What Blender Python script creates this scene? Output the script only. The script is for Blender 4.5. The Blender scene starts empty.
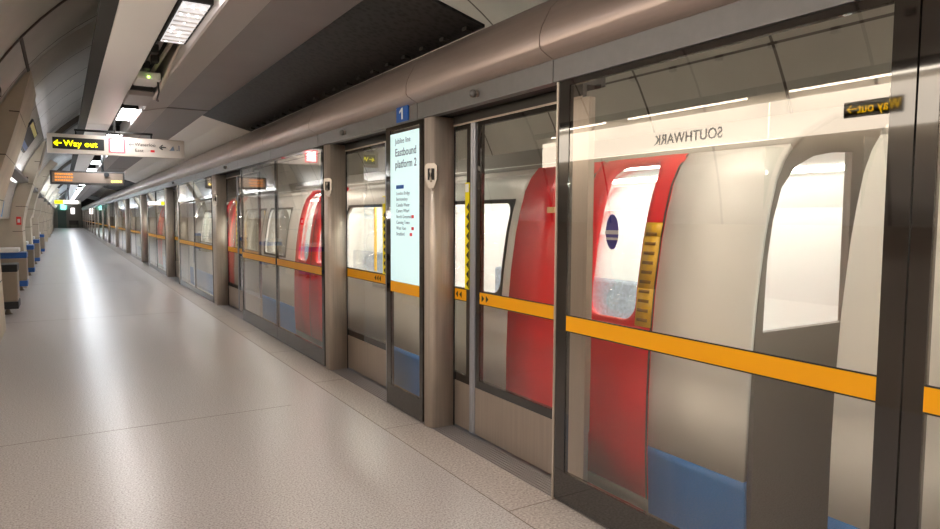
import bpy, bmesh, math, random
from mathutils import Matrix, Vector
random.seed(4)
PI = math.pi
# ------------------------------------------------------------------ camera
C = bpy.context.scene.collection
sc = bpy.context.scene
cd = bpy.data.cameras.new('camera'); cam = bpy.data.objects.new('camera', cd); C.objects.link(cam)
cd.sensor_width = 36; cd.lens = 665 / 940 * 36; cd.clip_start = 0.05; cd.clip_end = 400
# world axes seen from the lens: X across the platform, Y along it, Z up
v1 = Vector((62 - 470, -(216 - 264.5), -665)).normalized()
v2 = Vector((1560 - 470, -(224 - 264.5), -665)); v2 = (v2 - v1 * v2.dot(v1)).normalized()
v3 = v2.cross(v1)
m = Matrix((v2, v1, v3)).to_4x4(); m.translation = (0, 0, 1.6)
cam.matrix_world = m
sc.camera = cam
# ------------------------------------------------------------------ world, exposure
w = bpy.data.worlds.new('world'); sc.world = w; w.use_nodes = True
w.node_tree.nodes['Background'].inputs[0].default_value = (0.9, 0.88, 0.85, 1)
w.node_tree.nodes['Background'].inputs[1].default_value = 0.05
vs = sc.view_settings; vs.view_transform = 'Standard'; vs.look = 'None'; vs.gamma = 1; vs.use_curve_mapping = False
vs.exposure = 1.33
LUM = 15.0       # ceiling luminaires
TRAIN = 8.0     # train saloon strips
TUBE = 6.0      # tube over the name frieze
COVE_FILL = 110.0      # cool fill uplights added on the left wall
TRACK_FILL = 24.0     # unseen trackside fill tubes, added to light the train
# ------------------------------------------------------------------ materials
MT = {}
def mat(name, col, rough=0.5, metal=0.0, ior=None, noise=0, nscale=40, bump=0, emit=None, es=0, brushed=False, coat=0):
    if name in MT: return MT[name]
    M = bpy.data.materials.new(name); M.use_nodes = True; nt = M.node_tree; b = nt.nodes['Principled BSDF']
    b.inputs['Base Color'].default_value = (*col, 1); b.inputs['Roughness'].default_value = rough; b.inputs['Metallic'].default_value = metal
    if ior: b.inputs['IOR'].default_value = ior
    if coat: b.inputs['Coat Weight'].default_value = coat
    if emit: b.inputs['Emission Color'].default_value = (*emit, 1); b.inputs['Emission Strength'].default_value = es
    if noise or bump:
        tc = nt.nodes.new('ShaderNodeTexCoord'); n = nt.nodes.new('ShaderNodeTexNoise'); n.inputs['Scale'].default_value = nscale; n.inputs['Detail'].default_value = 4
        if brushed:
            mp = nt.nodes.new('ShaderNodeMapping'); mp.inputs['Scale'].default_value = (1, 1, 0.03) if brushed == 'z' else (1, 0.03, 1)
            nt.links.new(tc.outputs['Object'], mp.inputs[0]); nt.links.new(mp.outputs[0], n.inputs[0])
        else: nt.links.new(tc.outputs['Object'], n.inputs[0])
        if noise:
            r = nt.nodes.new('ShaderNodeValToRGB'); r.color_ramp.elements[0].position = 0.3; r.color_ramp.elements[1].position = 0.7
            r.color_ramp.elements[0].color = (*[c * (1 - noise) for c in col], 1); r.color_ramp.elements[1].color = (*[min(1, c * (1 + noise)) for c in col], 1)
            nt.links.new(n.outputs[0], r.inputs[0]); nt.links.new(r.outputs[0], b.inputs['Base Color'])
        if bump:
            bp = nt.nodes.new('ShaderNodeBump'); bp.inputs['Strength'].default_value = bump; bp.inputs['Distance'].default_value = 0.002
            nt.links.new(n.outputs[0], bp.inputs['Height']); nt.links.new(bp.outputs[0], b.inputs['Normal'])
    MT[name] = M; return M
def glass(name, tint, base=0.07, k=0.9, rough=0.0):
    M = bpy.data.materials.new(name); M.use_nodes = True; nt = M.node_tree; nt.nodes.clear()
    o = nt.nodes.new('ShaderNodeOutputMaterial'); mx = nt.nodes.new('ShaderNodeMixShader'); t = nt.nodes.new('ShaderNodeBsdfTransparent'); g = nt.nodes.new('ShaderNodeBsdfGlossy')
    t.inputs[0].default_value = (*tint, 1); g.inputs['Roughness'].default_value = rough; g.inputs[0].default_value = (1, .97, .93, 1)
    lw = nt.nodes.new('ShaderNodeLayerWeight'); lw.inputs[0].default_value = .5
    f = nt.nodes.new('ShaderNodeMath'); f.operation = 'POWER'; f.inputs[1].default_value = 4.5; nt.links.new(lw.outputs['Facing'], f.inputs[0])
    a = nt.nodes.new('ShaderNodeMath'); a.operation = 'MULTIPLY_ADD'; a.inputs[1].default_value = k; a.inputs[2].default_value = base; a.use_clamp = True
    ge = nt.nodes.new('ShaderNodeNewGeometry'); inv = nt.nodes.new('ShaderNodeMath'); inv.operation = 'SUBTRACT'; inv.inputs[0].default_value = 1; mu = nt.nodes.new('ShaderNodeMath'); mu.operation = 'MULTIPLY'
    nt.links.new(ge.outputs['Backfacing'], inv.inputs[1]); nt.links.new(inv.outputs[0], mu.inputs[1]); nt.links.new(a.outputs[0], mu.inputs[0])
    nt.links.new(f.outputs[0], a.inputs[0]); nt.links.new(mu.outputs[0], mx.inputs[0]); nt.links.new(t.outputs[0], mx.inputs[1]); nt.links.new(g.outputs[0], mx.inputs[2]); nt.links.new(mx.outputs[0], o.inputs[0])
    MT[name] = M; return M
steel = mat('brushed_steel', (.60, .52, .44), .42, .45, noise=.10, nscale=60, bump=.05, brushed='z')
cowl_m = mat('cowl_steel', (.52, .43, .39), .35, .55, noise=.05, nscale=30, brushed='y')
fascia_m = mat('fascia_steel', (.17, .165, .16), .42, .3, noise=.05, nscale=20)
kick_m = mat('kick_steel', (.50, .43, .37), .42, .75, noise=.06, nscale=60, brushed='z')
seal_m = mat('grey_seal', (.42, .43, .47), .35, .5)
black_gloss = mat('black_glass_edge', (.018, .015, .013), .04, ior=1.9)
dark_m = mat('dark_recess', (.02, .018, .016), .7)
rubber = mat('black_rubber', (.015, .015, .015), .5)
stripe_m = mat('orange_stripe', (.95, .42, .003), .35)
yellow_m = mat('hazard_yellow', (1.0, .83, .0), .35)
black_ink = mat('black_ink', (.01, .01, .012), .5)
white_ink = mat('white_ink', (.85, .85, .85), .45)
blue_m = mat('sign_blue', (.0, .09, .42), .35)
red_ink = mat('red_ink', (.75, .03, .04), .4)
poster_m = mat('info_poster_paper', (.60, .80, .82), .3, emit=(.62, .86, .88), es=.25)
ink_grey = mat('ink_grey', (.10, .13, .18), .5)
G_screen = glass('screen_glass', (.955, .95, .925), .155, .9)
G_train = glass('train_glass', (.95, .97, .96), .06, .7)
lining_m = mat('lining_panels', (.50, .475, .45), .45, noise=.06, nscale=1.5)
lining_pale = mat('lining_cream', (.66, .62, .56), .5, noise=.05, nscale=2)
track_lining = mat('lining_trackside', (.55, .52, .46), .5, noise=.06, nscale=2)
joint_m = mat('lining_joint', (.10, .08, .07), .8)
tan_m = mat('lower_wall_panels', (.62, .52, .42), .5, noise=.05, nscale=3)
pier_m = mat('pier_concrete', (.56, .48, .37), .6, noise=.08, nscale=3, bump=.1)
beam_m = mat('white_beam', (.80, .77, .745), .4)
band_m = mat('grey_beam', (.42, .38, .365), .4)
soffit_m = mat('soffit_grey_metal', (.22, .195, .195), .4, .3, noise=.05, nscale=2)
frieze_m = mat('frieze_cream_glow', (.86, .78, .66), .45, emit=(1, .86, .70), es=2.1)  # own glow added so the band reflects brightly in the glass
bronze_m = mat('bronze_rib', (.10, .08, .065), .4, .6)
concrete_dark = mat('track_concrete', (.10, .09, .08), .9, noise=.2, nscale=6)
rail_m = mat('rail_steel', (.3, .25, .22), .4, .8)
lum_emit = mat('luminaire_warm', (1, 1, 1), .5, emit=(1, .96, .93), es=LUM)
lum_cool = mat('luminaire_cool', (1, 1, 1), .5, emit=(.88, .94, 1), es=LUM * 1.3)
lum_off = mat('luminaire_louvre', (.55, .53, .53), .3, .3, emit=(1, .95, .95), es=.28)
spark_m = mat('lamp_spark', (1, 1, 1), .5, emit=(1, .97, .92), es=4)
tube_m = mat('frieze_tube', (1, 1, 1), .5, emit=(1, .88, .72), es=TUBE)
tr_white = mat('train_white', (.90, .88, .84), .25)
tr_red = mat('train_red', (.85, .006, .02), .25)
tr_blue = mat('train_blue', (.01, .20, .62), .3)
tr_grey = mat('train_grey', (.19, .165, .145), .5)
tr_roof = mat('train_roof', (.30, .29, .27), .5)
tr_in = mat('saloon_white', (.85, .85, .82), .45)
tr_light = mat('saloon_light', (1, 1, 1), .5, emit=(1, .98, .92), es=TRAIN)
seat_m = mat('seat_moquette', (.30, .34, .40), .9, noise=.3, nscale=30)
pole_y = mat('yellow_pole', (.90, .52, .02), .3)
amber = mat('amber_led', (.2, .08, .0), .5, emit=(1, .33, .06), es=.7)
yglow = mat('yellow_lit', (.9, .85, .0), .5, emit=(1, .93, .0), es=1.0)
redglow = mat('red_lit', (.9, .1, .12), .5, emit=(1, .12, .16), es=.5)
whiteglow = mat('white_lit', (1, 1, 1), .5, emit=(1, .90, .90), es=1.6)
greenglow = mat('green_lit', (.1, .6, .5), .5, emit=(.2, .9, .8), es=1.5)
sign_m = mat('sign_enamel', (.62, .56, .50), .35)
thresh_m = mat('threshold_aluminium', (.36, .34, .34), .35, .6)

def mesh_panel_mat():
    M = bpy.data.materials.new('perforated_mesh'); M.use_nodes = True; nt = M.node_tree; b = nt.nodes['Principled BSDF']
    b.inputs['Roughness'].default_value = .5; b.inputs['Metallic'].default_value = .5
    tc = nt.nodes.new('ShaderNodeTexCoord'); v = nt.nodes.new('ShaderNodeTexVoronoi'); v.inputs['Scale'].default_value = 22
    r = nt.nodes.new('ShaderNodeValToRGB'); r.color_ramp.elements[0].color = (.006, .006, .007, 1); r.color_ramp.elements[1].color = (.035, .034, .035, 1)
    r.color_ramp.elements[0].position = .15; r.color_ramp.elements[1].position = .6
    nt.links.new(tc.outputs['Object'], v.inputs[0]); nt.links.new(v.outputs[0], r.inputs[0]); nt.links.new(r.outputs[0], b.inputs['Base Color'])
    return M
mesh_m = mesh_panel_mat()
def floor_mat(name, c0, c1, c2, rough, sc_):
    M = bpy.data.materials.new(name); M.use_nodes = True; nt = M.node_tree; b = nt.nodes['Principled BSDF']
    tc = nt.nodes.new('ShaderNodeTexCoord'); n = nt.nodes.new('ShaderNodeTexNoise'); n.inputs['Scale'].default_value = sc_; n.inputs['Detail'].default_value = 2
    r = nt.nodes.new('ShaderNodeValToRGB'); e = r.color_ramp.elements
    e[0].position = .30; e[0].color = (*c0, 1); e[1].position = .52; e[1].color = (*c1, 1); x = e.new(.70); x.color = (*c2, 1)
    n2 = nt.nodes.new('ShaderNodeTexNoise'); n2.inputs['Scale'].default_value = 1.3; n2.inputs['Detail'].default_value = 5
    mr = nt.nodes.new('ShaderNodeMapRange'); mr.inputs[3].default_value = rough - .01; mr.inputs[4].default_value = rough + .01
    nt.links.new(tc.outputs['Object'], n.inputs[0]); nt.links.new(tc.outputs['Object'], n2.inputs[0]); nt.links.new(n.outputs[0], r.inputs[0]); nt.links.new(r.outputs[0], b.inputs['Base Color'])
    nt.links.new(n2.outputs[0], mr.inputs[0]); nt.links.new(mr.outputs[0], b.inputs['Roughness'])
    b.inputs['IOR'].default_value = 1.6
    MT[name] = M; return M
terrazzo = floor_mat('terrazzo', (.24, .20, .18), (.475, .438, .425), (.60, .565, .55), .29, 95)
edge_terr = floor_mat('edge_terrazzo', (.28, .24, .21), (.46, .41, .375), (.60, .55, .51), .45, 70)

# ------------------------------------------------------------------ mesh builder
class MB:
    def __init__(s): s.bm = bmesh.new(); s.mats = []
    def mi(s, m):
        if m is None: return 0
        if m not in s.mats: s.mats.append(m)
        return s.mats.index(m)
    def box(s, x0, x1, y0, y1, z0, z1, m=None, bev=0):
        r = bmesh.ops.create_cube(s.bm, size=1); vs_ = r['verts']
        for v in vs_: v.co = Vector(((x0 + x1) / 2 + v.co.x * (x1 - x0), (y0 + y1) / 2 + v.co.y * (y1 - y0), (z0 + z1) / 2 + v.co.z * (z1 - z0)))
        fs = {f for v in vs_ for f in v.link_faces}; i = s.mi(m)
        for f in fs: f.material_index = i
        if bev:
            es = list({e for v in vs_ for e in v.link_edges})
            rr = bmesh.ops.bevel(s.bm, geom=es, offset=bev, segments=2, profile=.5, affect='EDGES', material=i)
        return s
    def prism(s, pts, y0, y1, m=None, axis='y', smooth=False):
        """closed polygon (a,b) swept along an axis: y -> (x,z), x -> (y,z), z -> (x,y)"""
        def P(a, b, t): return (a, t, b) if axis == 'y' else ((t, a, b) if axis == 'x' else (a, b, t))
        A = [s.bm.verts.new(P(a, b, y0)) for a, b in pts]; B = [s.bm.verts.new(P(a, b, y1)) for a, b in pts]; n = len(pts); i = s.mi(m)
        fs = [s.bm.faces.new(A), s.bm.faces.new(B[::-1])]
        for k in range(n):
            f = s.bm.faces.new((A[k], B[k], B[(k + 1) % n], A[(k + 1) % n])); f.smooth = smooth; fs.append(f)
        for f in fs: f.material_index = i
        return s
    def tube(s, path, r, m=None, seg=10, r2=None):
        path = [Vector(p) for p in path]; rings = []; i = s.mi(m)
        for k, p in enumerate(path):
            d = (path[min(k + 1, len(path) - 1)] - path[max(k - 1, 0)]).normalized()
            u = d.cross(Vector((0, 0, 1)));  u = d.cross(Vector((1, 0, 0))) if u.length < .1 else u
            u.normalize(); v = d.cross(u); rr = r if r2 is None else r + (r2 - r) * k / (len(path) - 1)
            rings.append([s.bm.verts.new(p + (u * math.cos(a) + v * math.sin(a)) * rr) for a in [2 * PI * j / seg for j in range(seg)]])
        for a, b in zip(rings, rings[1:]):
            for j in range(seg):
                f = s.bm.faces.new((a[j], a[(j + 1) % seg], b[(j + 1) % seg], b[j])); f.smooth = True; f.material_index = i
        for rg in (rings[0], rings[-1][::-1]): s.bm.faces.new(rg).material_index = i
        return s
    def ball(s, c, r, m=None, sz=1):
        q = bmesh.ops.create_uvsphere(s.bm, u_segments=16, v_segments=10, radius=r); i = s.mi(m)
        for v in q['verts']: v.co = Vector((v.co.x, v.co.y, v.co.z * sz)) + Vector(c)
        for f in {f for v in q['verts'] for f in v.link_faces}: f.smooth = True; f.material_index = i
        return s
    def quad(s, pts, m=None):
        f = s.bm.faces.new([s.bm.verts.new(p) for p in pts]); f.material_index = s.mi(m); return s
    def ob(s, name, m=None, parent=None, origin=None):
        if parent is not None:
            o_ = Vector((0, 0, 0)); q = parent
            while q is not None: o_ += Vector(q.location); q = q.parent
        else: o_ = Vector(origin) if origin else Vector((0, 0, 0))
        bmesh.ops.recalc_face_normals(s.bm, faces=s.bm.faces)
        for v in s.bm.verts: v.co -= o_
        me = bpy.data.meshes.new(name); s.bm.to_mesh(me); s.bm.free()
        for q in (s.mats or [m]): me.materials.append(q)
        o = bpy.data.objects.new(name, me); C.objects.link(o)
        if parent is not None: o.parent = parent
        else: o.location = o_
        return o
def thing(name, label, cat, loc, group=None):
    o = bpy.data.objects.new(name, None); C.objects.link(o); o.location = loc; o.empty_display_size = .1
    o['label'] = label; o['category'] = cat
    if group: o['group'] = group
    return o
def tag(o, label, cat, group=None):
    o['label'] = label; o['category'] = cat
    if group: o['group'] = group
    return o
def struct(o): o['kind'] = 'structure'; return o
def copy_tree(o, parent=None):
    c = o.copy(); C.objects.link(c)
    if parent is not None: c.parent = parent
    for ch in list(o.children): copy_tree(ch, c)
    return c
def text(name, s, size, m, loc, facing, parent=None, bold=0.0, sx=1.0, align='LEFT', depth=.002):
    """raised lettering; facing '-x' / '+x' / '-y' is the way it looks"""
    cu = bpy.data.curves.new(name, 'FONT'); cu.body = s; cu.size = size; cu.extrude = depth; cu.offset = bold; cu.align_x = align; cu.space_character = 1.04
    t = bpy.data.objects.new(name + '_c', cu); C.objects.link(t)
    me = bpy.data.meshes.new_from_object(t.evaluated_get(bpy.context.evaluated_depsgraph_get())); bpy.data.objects.remove(t)
    me.transform(Matrix.Diagonal((sx, 1, 1, 1)))
    rot = {'-x': Matrix(((0, 0, -1), (-1, 0, 0), (0, 1, 0))), '+x': Matrix(((0, 0, 1), (1, 0, 0), (0, 1, 0))), '-y': Matrix(((1, 0, 0), (0, 0, -1), (0, 1, 0)))}[facing]
    me.transform(rot.to_4x4()); me.materials.clear(); me.materials.append(m)
    o = bpy.data.objects.new(name, me); C.objects.link(o)
    L = Vector(loc)
    if parent is not None:
        q = parent
        while q is not None: L -= Vector(q.location); q = q.parent
        me.transform(Matrix.Translation(L)); o.parent = parent
    else: o.location = L
    return o

# ------------------------------------------------------------------ the setting
XC, ZC, RV = 2.4, 1.2, 3.4
Y0, Y1 = -6.0, 106.0
def pt(a, r=RV): a = math.radians(a); return (XC - r * math.cos(a), ZC + r * math.sin(a))
f = MB().box(-1.32, 2.03, Y0, Y1, -.3, 0).ob('floor', terrazzo); struct(f)
f = MB().box(2.036, 2.35, Y0, Y1, -.3, 0).ob('trim_1', edge_terr); struct(f)
f = MB().box(2.35, 2.60, Y0, Y1, -.3, -.004)
for k in range(7): f.box(2.365 + k * .025, 2.377 + k * .025, Y0, Y1, -.004, .001)
struct(f.ob('trim_2', thresh_m))
b_ = MB().box(2.0295, 2.0365, Y0, Y1, -.29, .0008)
for y in (-1.0, 5.55, 12.0, 18.5, 25, 31.5, 38): b_.box(-1.0, 1.62, y, y + .006, -.01, .0008)
for k in range(24): b_.box(2.036, 2.35, 2.90 + (k - 2) * 1.65, 2.905 + (k - 2) * 1.65, -.01, .0008)
struct(b_.ob('trim_3', mat('floor_joint', (.22, .18, .15), .8)))
# platform edge wall and track bed
struct(MB().box(2.45, 2.60, Y0, Y1, -1.1, -.3).ob('wall_platform_edge', concrete_dark))
struct(MB().box(2.60, 5.7, Y0, Y1, -1.2, -1.05).ob('floor_track', concrete_dark))
# vault lining: panels with recessed seams
def vault(y0, y1, a0, a1, r, panel, seam_y, seam_a, name):
    b = MB(); ys = [y0]; s = .014; r = r + .02
    for q in seam_y:
        if y0 + .05 < q < y1 - .05: ys += [q - s, q + s]
    ys.append(y1)
    an = set([a0, a1]); k = a0
    while k < a1: an.add(k); k += 4
    for q in seam_a:
        if a0 < q < a1: an |= {q - .2, q + .2}
    an = sorted(an)
    def rr(q, isj): return r + (.02 if isj else 0)
    G = {}
    def V(i, j):
        if (i, j) not in G:
            x, z = pt(an[j], r); G[i, j] = b.bm.verts.new((x, ys[i], z))
        return G[i, j]
    ij = b.mi(panel); jj = b.mi(joint_m)
    for i in range(len(ys) - 1):
        yj = abs(ys[i + 1] - ys[i] - 2 * s) < 1e-6
        for j in range(len(an) - 1):
            aj = abs(an[j + 1] - an[j] - .4) < 1e-4
            fc = b.bm.faces.new((V(i, j), V(i + 1, j), V(i + 1, j + 1), V(i, j + 1))); fc.smooth = True; fc.material_index = jj if (yj or aj) else ij
    o = b.ob(name); md = o.modifiers.new('solid', 'SOLIDIFY'); md.thickness = .03; md.offset = 0
    # make sure normals face the axis
    return struct(o)
SY = [7.6 + 1.6 * k for k in range(-9, 62)]
vault(Y0, 7.6, 6, 62, RV - .02, lining_pale, SY, (38,), 'wall_left')
vault(7.6, 9.4, 6, 62, RV, lining_m, SY, (38, 54), 'wall_left_second')
vault(9.4, 17.8, 6, 38, RV, lining_pale, SY, (22,), 'wall_left_third')
vault(9.4, 17.8, 38, 62, RV, lining_m, SY, (54,), 'wall_left_upper')
vault(17.8, Y1, 6, 62, RV, lining_m, SY, (38, 54), 'wall_left_far')
vault(Y0, Y1, 62, 116, RV, lining_m, SY, (72, 90, 108), 'ceiling')
vault(Y0, Y1, 116, 212, RV, track_lining, [q + .8 for q in SY], (128, 146, 164), 'wall_right')
struct(MB().box(-1.40, -1.30, Y0, Y1, -.3, 1.60).ob('wall_left_lower', tan_m))
struct(MB().box(-1.30, -.985, Y0, Y1, 1.535, 1.565).ob('trim_7', pier_m))
# seam strip between the pale lining and the recessed one
b = MB()
for a in range(6, 60, 3):
    p0, p1 = pt(a, RV - .03), pt(a + 3, RV - .03); q0, q1 = pt(a, RV), pt(a + 3, RV)
    b.prism([p0, p1, q1, q0], 7.59, 7.625)
struct(b.ob('trim_5', joint_m))
p0, p1, q0, q1 = pt(37.6, RV - .01), pt(38.2, RV - .01), pt(37.6, RV + .0), pt(38.2, RV + .0)
struct(MB().prism([p0, p1, q1, q0], 7.6, 9.5).ob('trim_6', joint_m))
# end walls
struct(MB().box(-1.3, 6.0, Y0 - .2, Y0, -1.2, 4.8).ob('wall_behind', lining_m))
struct(MB().box(-1.3, 2.3, Y1, Y1 + .2, 0, 4.8).ob('wall_end', mat('end_wall', (.55, .48, .42), .6)))
struct(MB().box(2.3, 6.0, Y1, Y1 + .2, -1.2, 4.8).ob('wall_tunnel_end', concrete_dark))

# concrete piers of the cross-passage portals
INN = [(-.72, 0), (-.76, 1.3), (-.74, 1.5), (-.68, 1.82), (-.55, 2.24), (-.42, 2.66), (-.255, 3.29)]
def pier(y0, y1, label, slim=False):
    t = thing('portal_pier', label, 'pier', (-.9, (y0 + y1) / 2, 0), 'leaning concrete piers along the left wall')
    IN = [(-.80, 0), (-.84, 1.5)] + [pt(a_, RV - .20) for a_ in (8, 14, 20, 27, 34, 39.5)] if slim else INN
    pts = IN + [pt(37.2 if not slim else 39, RV - .004), pt(33, RV - .004), pt(29, RV - .004), pt(25, RV - .004), pt(21, RV - .004), pt(17, RV - .004), pt(12, RV - .004), pt(6.8, RV - .004), (-.975, 1.53), (-1.29, 1.53), (-1.29, 0)]
    cuts = [0, .55, 1.1, 1.65, 2.2, 2.75, 3.42]
    MB().prism(pts, y0, y1).ob('column', pier_m, t)
    b = MB()
    for z in (.7, 1.25, 1.8, 2.3, 2.8):
        for (xa, za), (xb, zb) in zip(IN, IN[1:]):
            if za <= z < zb:
                x = xa + (xb - xa) * (z - za) / (zb - za)
                b.box(x - (.18 if z < 2.2 else .1), x + .002, y0 - .002, y1 + .002, z, z + .012)
    b.ob('panel_joint', joint_m, t)
    return t
pier(9.4, 11.3, 'nearest leaning concrete pier at the left edge, tan with joint lines')
pier(17.75, 19.0, 'second leaning concrete pier on the left, behind the nearest one')
for k, y in enumerate((24.5, 32, 40, 49, 59, 70, 82)):
    pier(y, y + 1.1, 'distant leaning concrete pier on the left wall, %s beyond the second' % ('first', 'second', 'third', 'fourth', 'fifth', 'sixth', 'seventh')[k], True)
# arch ribs
def rib(y0, y1, n):
    b = MB()
    for a in range(40, 118, 3):
        b.prism([pt(a, RV - .12), pt(a + 3, RV - .12), pt(a + 3, RV - .01), pt(a, RV - .01)], y0, y1)
    struct(b.ob('trim_%d' % n, bronze_m))
for k, y in enumerate((18.1, 32.2, 49, 70)): rib(y, y + .5, 10 + k)

# ------------------------------------------------------------------ suspended ceiling parts
struct(MB().box(.27, .376, Y0, 104, 3.051, 3.11).ob('trim_20', dark_m))
for k, (a, c) in enumerate(((Y0, 12.1), (12.16, 19), (19.06, 32), (32.1, 60), (60.1, 104))):
    struct(MB().box(.377, .71, a, c, 3.05, 3.30, bev=.008).ob('trim_%d' % (21 + k), beam_m))
for k, (a, c) in enumerate(((Y0, 10.2), (10.3, 24), (24.1, 60), (60.1, 104))):
    struct(MB().prism([(.985, 3.06), (1.0, 3.05), (1.30, 3.118), (1.30, 3.14), (1.0, 3.3), (.985, 3.3)], a, c).ob('trim_%d' % (30 + k), band_m))
    struct(MB().box(1.302, 1.85, a, c, 3.12, 3.16, bev=.004).ob('trim_%d' % (35 + k), soffit_m))
struct(MB().prism([(1.853, 3.12), (2.2, 3.07), (2.56, 2.93), (2.56, 2.95), (2.2, 3.09), (1.853, 3.14)], 10.76, 29.9).ob('trim_46', mat('pale_soffit', (.80, .76, .70), .5)))
struct(MB().box(.70, 1.0, Y0, 104, 3.34, 3.36).ob('trim_40', dark_m))
for k, (a, c) in enumerate(((4.0, 10.75), (30, 40), (56, 66))):
    b = MB().prism([(1.852, 3.12), (2.56, 2.93), (2.56, 2.95), (1.852, 3.15)], a, c)
    struct(b.ob('trim_%d' % (41 + k), mesh_m))
b = MB()   # hanging brackets along the mesh edge
for k in range(20): b.box(2.47, 2.53, 4.1 + k * .33, 4.16 + k * .33, 2.925, 2.95)
struct(b.ob('trim_45', dark_m))

# ------------------------------------------------------------------ ceiling luminaires
def luminaire(y, label, kind):
    t = thing('ceiling_luminaire', label, 'ceiling light', (.85, y + .62, 3.12), 'ceiling luminaires in the trough')
    m = {'near': mat('luminaire_near', (1, 1, 1), .5, emit=(1, .95, .92), es=LUM * .55), 'on': lum_emit, 'cool': lum_cool, 'off': lum_off}[kind]
    MB().box(.76, .984, y - .03, y + 1.28, 3.13, 3.30).ob('housing', dark_m, t)
    MB().box(.78, .965, y, y + 1.25, 3.121, 3.1295).ob('diffuser', m, t)
    if kind == 'off':
        for i in range(11):
            for j in (0, 1, 2):
                if random.random() < .42: MB().ball((.81 + j * .06 + random.uniform(-.012, .012), y + .08 + i * .11, 3.119), .008).ob('lamp', spark_m, t)
        for i in range(9): MB().box(.782, .963, y + .1 + i * .13, y + .106 + i * .13, 3.110, 3.121).ob('louvre', beam_m, t)
    return t
luminaire(5.2, 'nearest ceiling luminaire, long white louvred fitting with sparkling lamps at the top edge', 'off')
for k, y in enumerate((3.7, 2.2, .6, -1.2, -3.4)): luminaire(y, 'ceiling luminaire overhead behind the louvred one, number %s towards the back' % ('one', 'two', 'three', 'four', 'five')[k], 'near')
ords = ['first', 'second', 'third', 'fourth', 'fifth', 'sixth', 'seventh', 'eighth', 'ninth', 'tenth', 'eleventh', 'twelfth', 'thirteenth', 'fourteenth', 'fifteenth', 'sixteenth', 'seventeenth', 'eighteenth', 'nineteenth', 'twentieth',
        'twenty first', 'twenty second', 'twenty third', 'twenty fourth', 'twenty fifth', 'twenty sixth', 'twenty seventh', 'twenty eighth']
y = 10.75; k = 0
while y < 100:
    luminaire(y, 'bright square lit ceiling luminaire, %s along the trough past the cable box' % ords[k], 'on' if y < 16 else 'cool')
    y += 3.55 if y < 30 else 5.0; k += 1
# service unit hanging between the luminaires
t = thing('ceiling_service_unit', 'grey wireless box with a green light hanging in the ceiling trough', 'electrical box', (.8, 8.2, 3.12))
MB().box(.72, .95, 7.9, 8.35, 3.05, 3.13, bev=.01).ob('casing', beam_m, t)
MB().box(.70, .97, 8.7, 9.5, 3.00, 3.06, bev=.01).ob('tray', band_m, t)
MB().box(.72, .95, 8.65, 9.45, 3.06, 3.2).ob('backplate', dark_m, t)
MB().ball((.83, 7.895, 3.075), .011).ob('status_light', mat('green_led', (.2, 1, .1), .5, emit=(.5, 1, .1), es=4), t)
MB().tube([(1.0, 6.75, 3.2), (.985, 7.3, 3.14), (.97, 7.6, 3.06), (.975, 8.1, 3.02), (.98, 8.8, 3.0)], .022).ob('conduit', steel, t)
MB().tube([(.93, 8.0, 3.05), (.95, 8.1, 2.96), (.96, 8.4, 2.92), (1.02, 8.8, 2.97), (1.03, 9.0, 3.05)], .009).ob('cable', rubber, t)
t = thing('ceiling_wiring', 'bundle of dark pipes and cables in the trough behind the louvred light', 'pipes', (.85, 7, 3.2))
for x, z, r, m in ((.76, 3.2, .03, dark_m), (.83, 3.24, .035, band_m), (.9, 3.19, .02, steel)):
    MB().tube([(x, 6.5, z), (x + .01, 7.2, z + .01), (x, 8, z), (x, 10.6, z)], r).ob('pipe', m, t)
for x, y in ((.75, 6.9), (.80, 7.3), (.76, 7.7)): MB().box(x, x + .07, y, y + .12, 3.12, 3.2, bev=.01).ob('junction_box', dark_m, t)

# ------------------------------------------------------------------ platform screen header
HP = [(2.338, 2.350), (2.338, 2.472)]
COWL = [(2.338, 2.474), (2.287, 2.498), (2.252, 2.518), (2.243, 2.535), (2.243, 2.594), (2.255, 2.64), (2.277, 2.68), (2.315, 2.75), (2.365, 2.80), (2.45, 2.865), (2.55, 2.91), (2.66, 2.935), (2.75, 2.94), (2.75, 2.90), (2.455, 2.474)]
hy = [-3.65, -2.0, -.35, 1.3, 2.95, 4.6, 6.92, 8.81, 10.7, 12.6, 14.5, 16.4, 18.3, 21, 24, 27, 30, 34, 38, 43, 48, 54, 60, 70, 80, 92, 104]
for k, (a, c) in enumerate(zip(hy, hy[1:])):
    j = max(0, k - 3)
    lab = 'brushed steel header cover out past the right edge, %s' % ords[k]
    if k >= 3: lab = 'brushed steel header cover above the screens, %s length counted from the right edge' % ords[j]
    t = thing('header_cover', lab, 'header cover', (2.34, (a + c) / 2, 2.35), 'steel header covers over the platform screens')
    g = .004 if a < 20 else .002
    MB().prism(COWL, a + g, c - g, smooth=False).ob('cowl', cowl_m, t)
    MB().box(2.338, 2.40, a + g, c - g, 2.350, 2.473).ob('fascia', fascia_m, t)
for o in [o for o in C.objects if o.name.startswith('cowl')]:
    for p in o.data.polygons: p.use_smooth = len(p.vertices) == 4
    md = o.modifiers.new('edge', 'EDGE_SPLIT'); md.split_angle = math.radians(35)
struct(MB().box(2.40, 2.45, hy[0], 104, 2.36, 2.47).ob('trim_50', dark_m))
opens = [(2.922, 4.527), (5.2, 6.79), (10.57, 12.9)] + [(12.9 + 4.1 + 6.6 * k, 12.9 + 6.6 * (k + 1)) for k in range(14)]
b1, b2_, b3 = MB(), MB(), MB()
for a, c in opens:
    b1.box(2.45, 2.70, a, c, 2.36, 2.47); b2_.box(2.53, 2.56, a, c, 2.295, 2.36); b3.box(2.528, 2.532, a, c, 2.283, 2.295)
struct(b1.ob('trim_53', dark_m)); struct(b2_.ob('trim_51', mat('door_track', (.06, .055, .05), .4, .6))); struct(b3.ob('trim_52', steel))

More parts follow.
